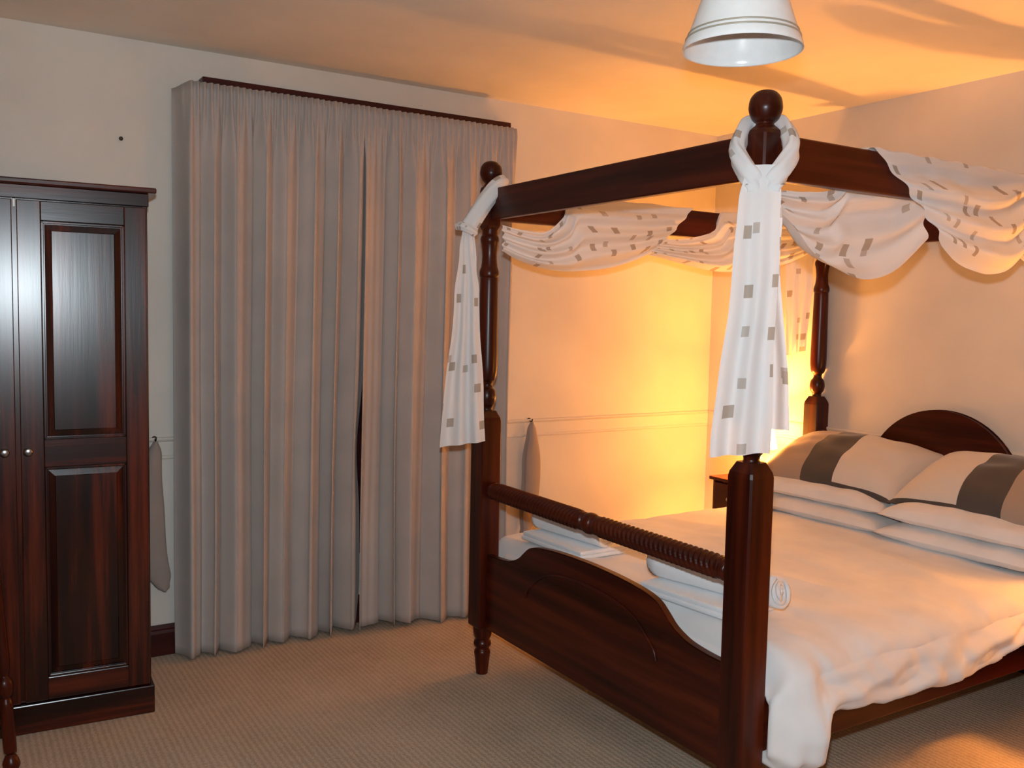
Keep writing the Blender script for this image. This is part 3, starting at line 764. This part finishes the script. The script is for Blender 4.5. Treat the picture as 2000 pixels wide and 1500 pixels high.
lathe_obj('ceiling_rose', smooth_profile([(.008, ZC - .045), (.030, ZC - .035), (.045, ZC - .012), (.046, ZC)], 4), PLASTIC, pl, 28)

# ------------------------------------------------------------------ bedside tables and lamps
def bedside(x0, x1, y0, y1, h, label):
    t = thing('bedside_table', label, 'bedside table', ((x0 + x1) / 2, (y0 + y1) / 2, 0), 0, 'bedside tables')
    hx, hy = (x1 - x0) / 2, (y1 - y0) / 2
    box_obj('table_top', -hx, hx, -hy, hy, h - .020, h, WOOD['y'], t, .004)
    bx, by = hx - .018, hy - .018
    bm = bmesh.new()
    add_box(bm, -bx, bx, -by, -by + .018, .02, h - .02, .002); add_box(bm, -bx, bx, by - .018, by, .02, h - .02, .002)
    add_box(bm, bx - .012, bx, -by + .017, by - .017, .02, h - .02); add_box(bm, -bx + .01, bx - .01, -by + .017, by - .017, .08, .10); add_box(bm, -bx + .01, bx - .01, -by + .017, by - .017, h - .215, h - .200)
    bm_obj('cabinet_body', bm, WOOD['z'], t)
    dr = box_obj('drawer', -bx - .014, bx - .03, -by + .020, by - .020, h - .195, h - .030, WOOD['y'], t, .004)
    lathe_obj('knob', smooth_profile([(.008, 0, 'k'), (.006, .010), (.013, .018), (.010, .027), (.001, .029)], 4), PEWTER, dr, 16, Matrix.Translation((-bx - .014, 0, h - .112)) @ Matrix.Rotation(-PI / 2, 4, 'Y'))
    d = box_obj('door', -bx - .012, -bx + .006, -by + .020, by - .020, .10, h - .220, WOOD['z'], t, .004)
    lathe_obj('knob', smooth_profile([(.008, 0, 'k'), (.006, .010), (.013, .018), (.010, .027), (.001, .029)], 4), PEWTER, d, 16, Matrix.Translation((-bx - .012, by - .05, h - .30)) @ Matrix.Rotation(-PI / 2, 4, 'Y'))
    box_obj('plinth', -bx - .006, bx, -by - .006, by + .006, 0, .07, WOOD['y'], t, .004)
    return t
bedside(1.80, 2.18, 1.665, 2.016, .690, 'dark wooden bedside table beside the bed, below the glowing lamp near the curtains')
bedside(1.80, 2.18, -.57, -.21, .690, 'dark wooden bedside table on the side of the bed away from the window')
def table_lamp(x, y, z, label, bulb_mat):
    t = thing('table_lamp', label, 'lamp', (x, y, z), 0, 'lit bedside lamps')
    lathe_obj('lamp_base', smooth_profile([(.055, 0, 'k'), (.055, .010), (.030, .022), (.024, .035), (.046, .080), (.050, .105), (.030, .150), (.014, .175), (.012, .205, 'k')], 5), CERAMIC, t, 32)
    lathe_obj('lamp_holder', [(.012, .20), (.016, .205), (.016, .245), (.012, .25)], BRASS, t, 20)
    lathe_obj('bulb', smooth_profile([(.012, .248), (.022, .270), (.030, .300), (.022, .324), (.001, .332)], 4), bulb_mat, t, 20)
    bm = bmesh.new(); o_ = [(.125, .180), (.080, .385)]
    add_lathe(bm, o_, 48, None, False)
    s = bm_obj('lamp_shade', bm, SHADE_IN, t, True)
    bm = bmesh.new()
    for k in range(3):
        a = 2 * PI * k / 3; add_tube(bm, [Vector((.013 * math.cos(a), .013 * math.sin(a), .247)), Vector((.108 * math.cos(a), .108 * math.sin(a), .262))], .0018, 6)
    bm_obj('shade_ring', bm, BRASS, s)
table_lamp(2.00, 1.85, .690, 'lit bedside lamp on the table in the corner near the curtains', BULB_A)
table_lamp(2.00, -.39, .690, 'lit bedside lamp on the table away from the window', BULB_B)

# ------------------------------------------------------------------ chair at the edge of the picture
ch = thing('chair', 'dark wooden chair with turned legs standing in front of the wardrobe', 'chair', (-2.149, 1.514, 0), math.radians(-25))
def leg(x, y, top, rake):
    P_ = [(.012, 0, 'k'), (.024, .010), (.028, .028), (.020, .050), (.012, .060, 'k'), (.018, .068), (.021, .085), (.021, .24, 'k'), (.014, .262, 'k'), (.024, .280), (.028, .300), (.024, .322), (.013, .338, 'k'), (.019, .36), (.022, .40), (.021, .46), (.017, top * .72), (.021, top * .9), (.014, top)] 
    P_ = P_ if top > .6 else [q for q in P_ if q[1] < .405] + [(.018, top)]
    prof = smooth_profile(P_, 4)
    Mx = Matrix.Translation((x, y, 0)) @ Matrix(((1, 0, rake, 0), (0, 1, 0, 0), (0, 0, 1, 0), (0, 0, 0, 1)))
    lathe_obj('leg', prof, WOOD['z'], ch, 20, Mx)
leg(.228, .19, .95, -.06); leg(-.228, .19, .95, .06); leg(.22, -.19, .43, 0); leg(-.22, -.19, .43, 0)
bm = bmesh.new(); add_box(bm, -.215, .205, -.21, .18, .425, .465, .012, 3); bm_obj('seat', bm, WOOD['x'], ch)
for y_ in (.19, -.19):
    bm = bmesh.new(); add_tube(bm, [Vector((-.215, y_, .17)), Vector((0, y_, .17)), Vector((.215, y_, .17))], lambda s: .010 + .005 * math.sin(PI * s), 10); bm_obj('stretcher', bm, WOOD['x'], ch)
for z_ in (.62, .74, .86):
    box_obj('back_slat', -.18, .18, .182, .198, z_, z_ + .06, WOOD['x'], ch, .004)
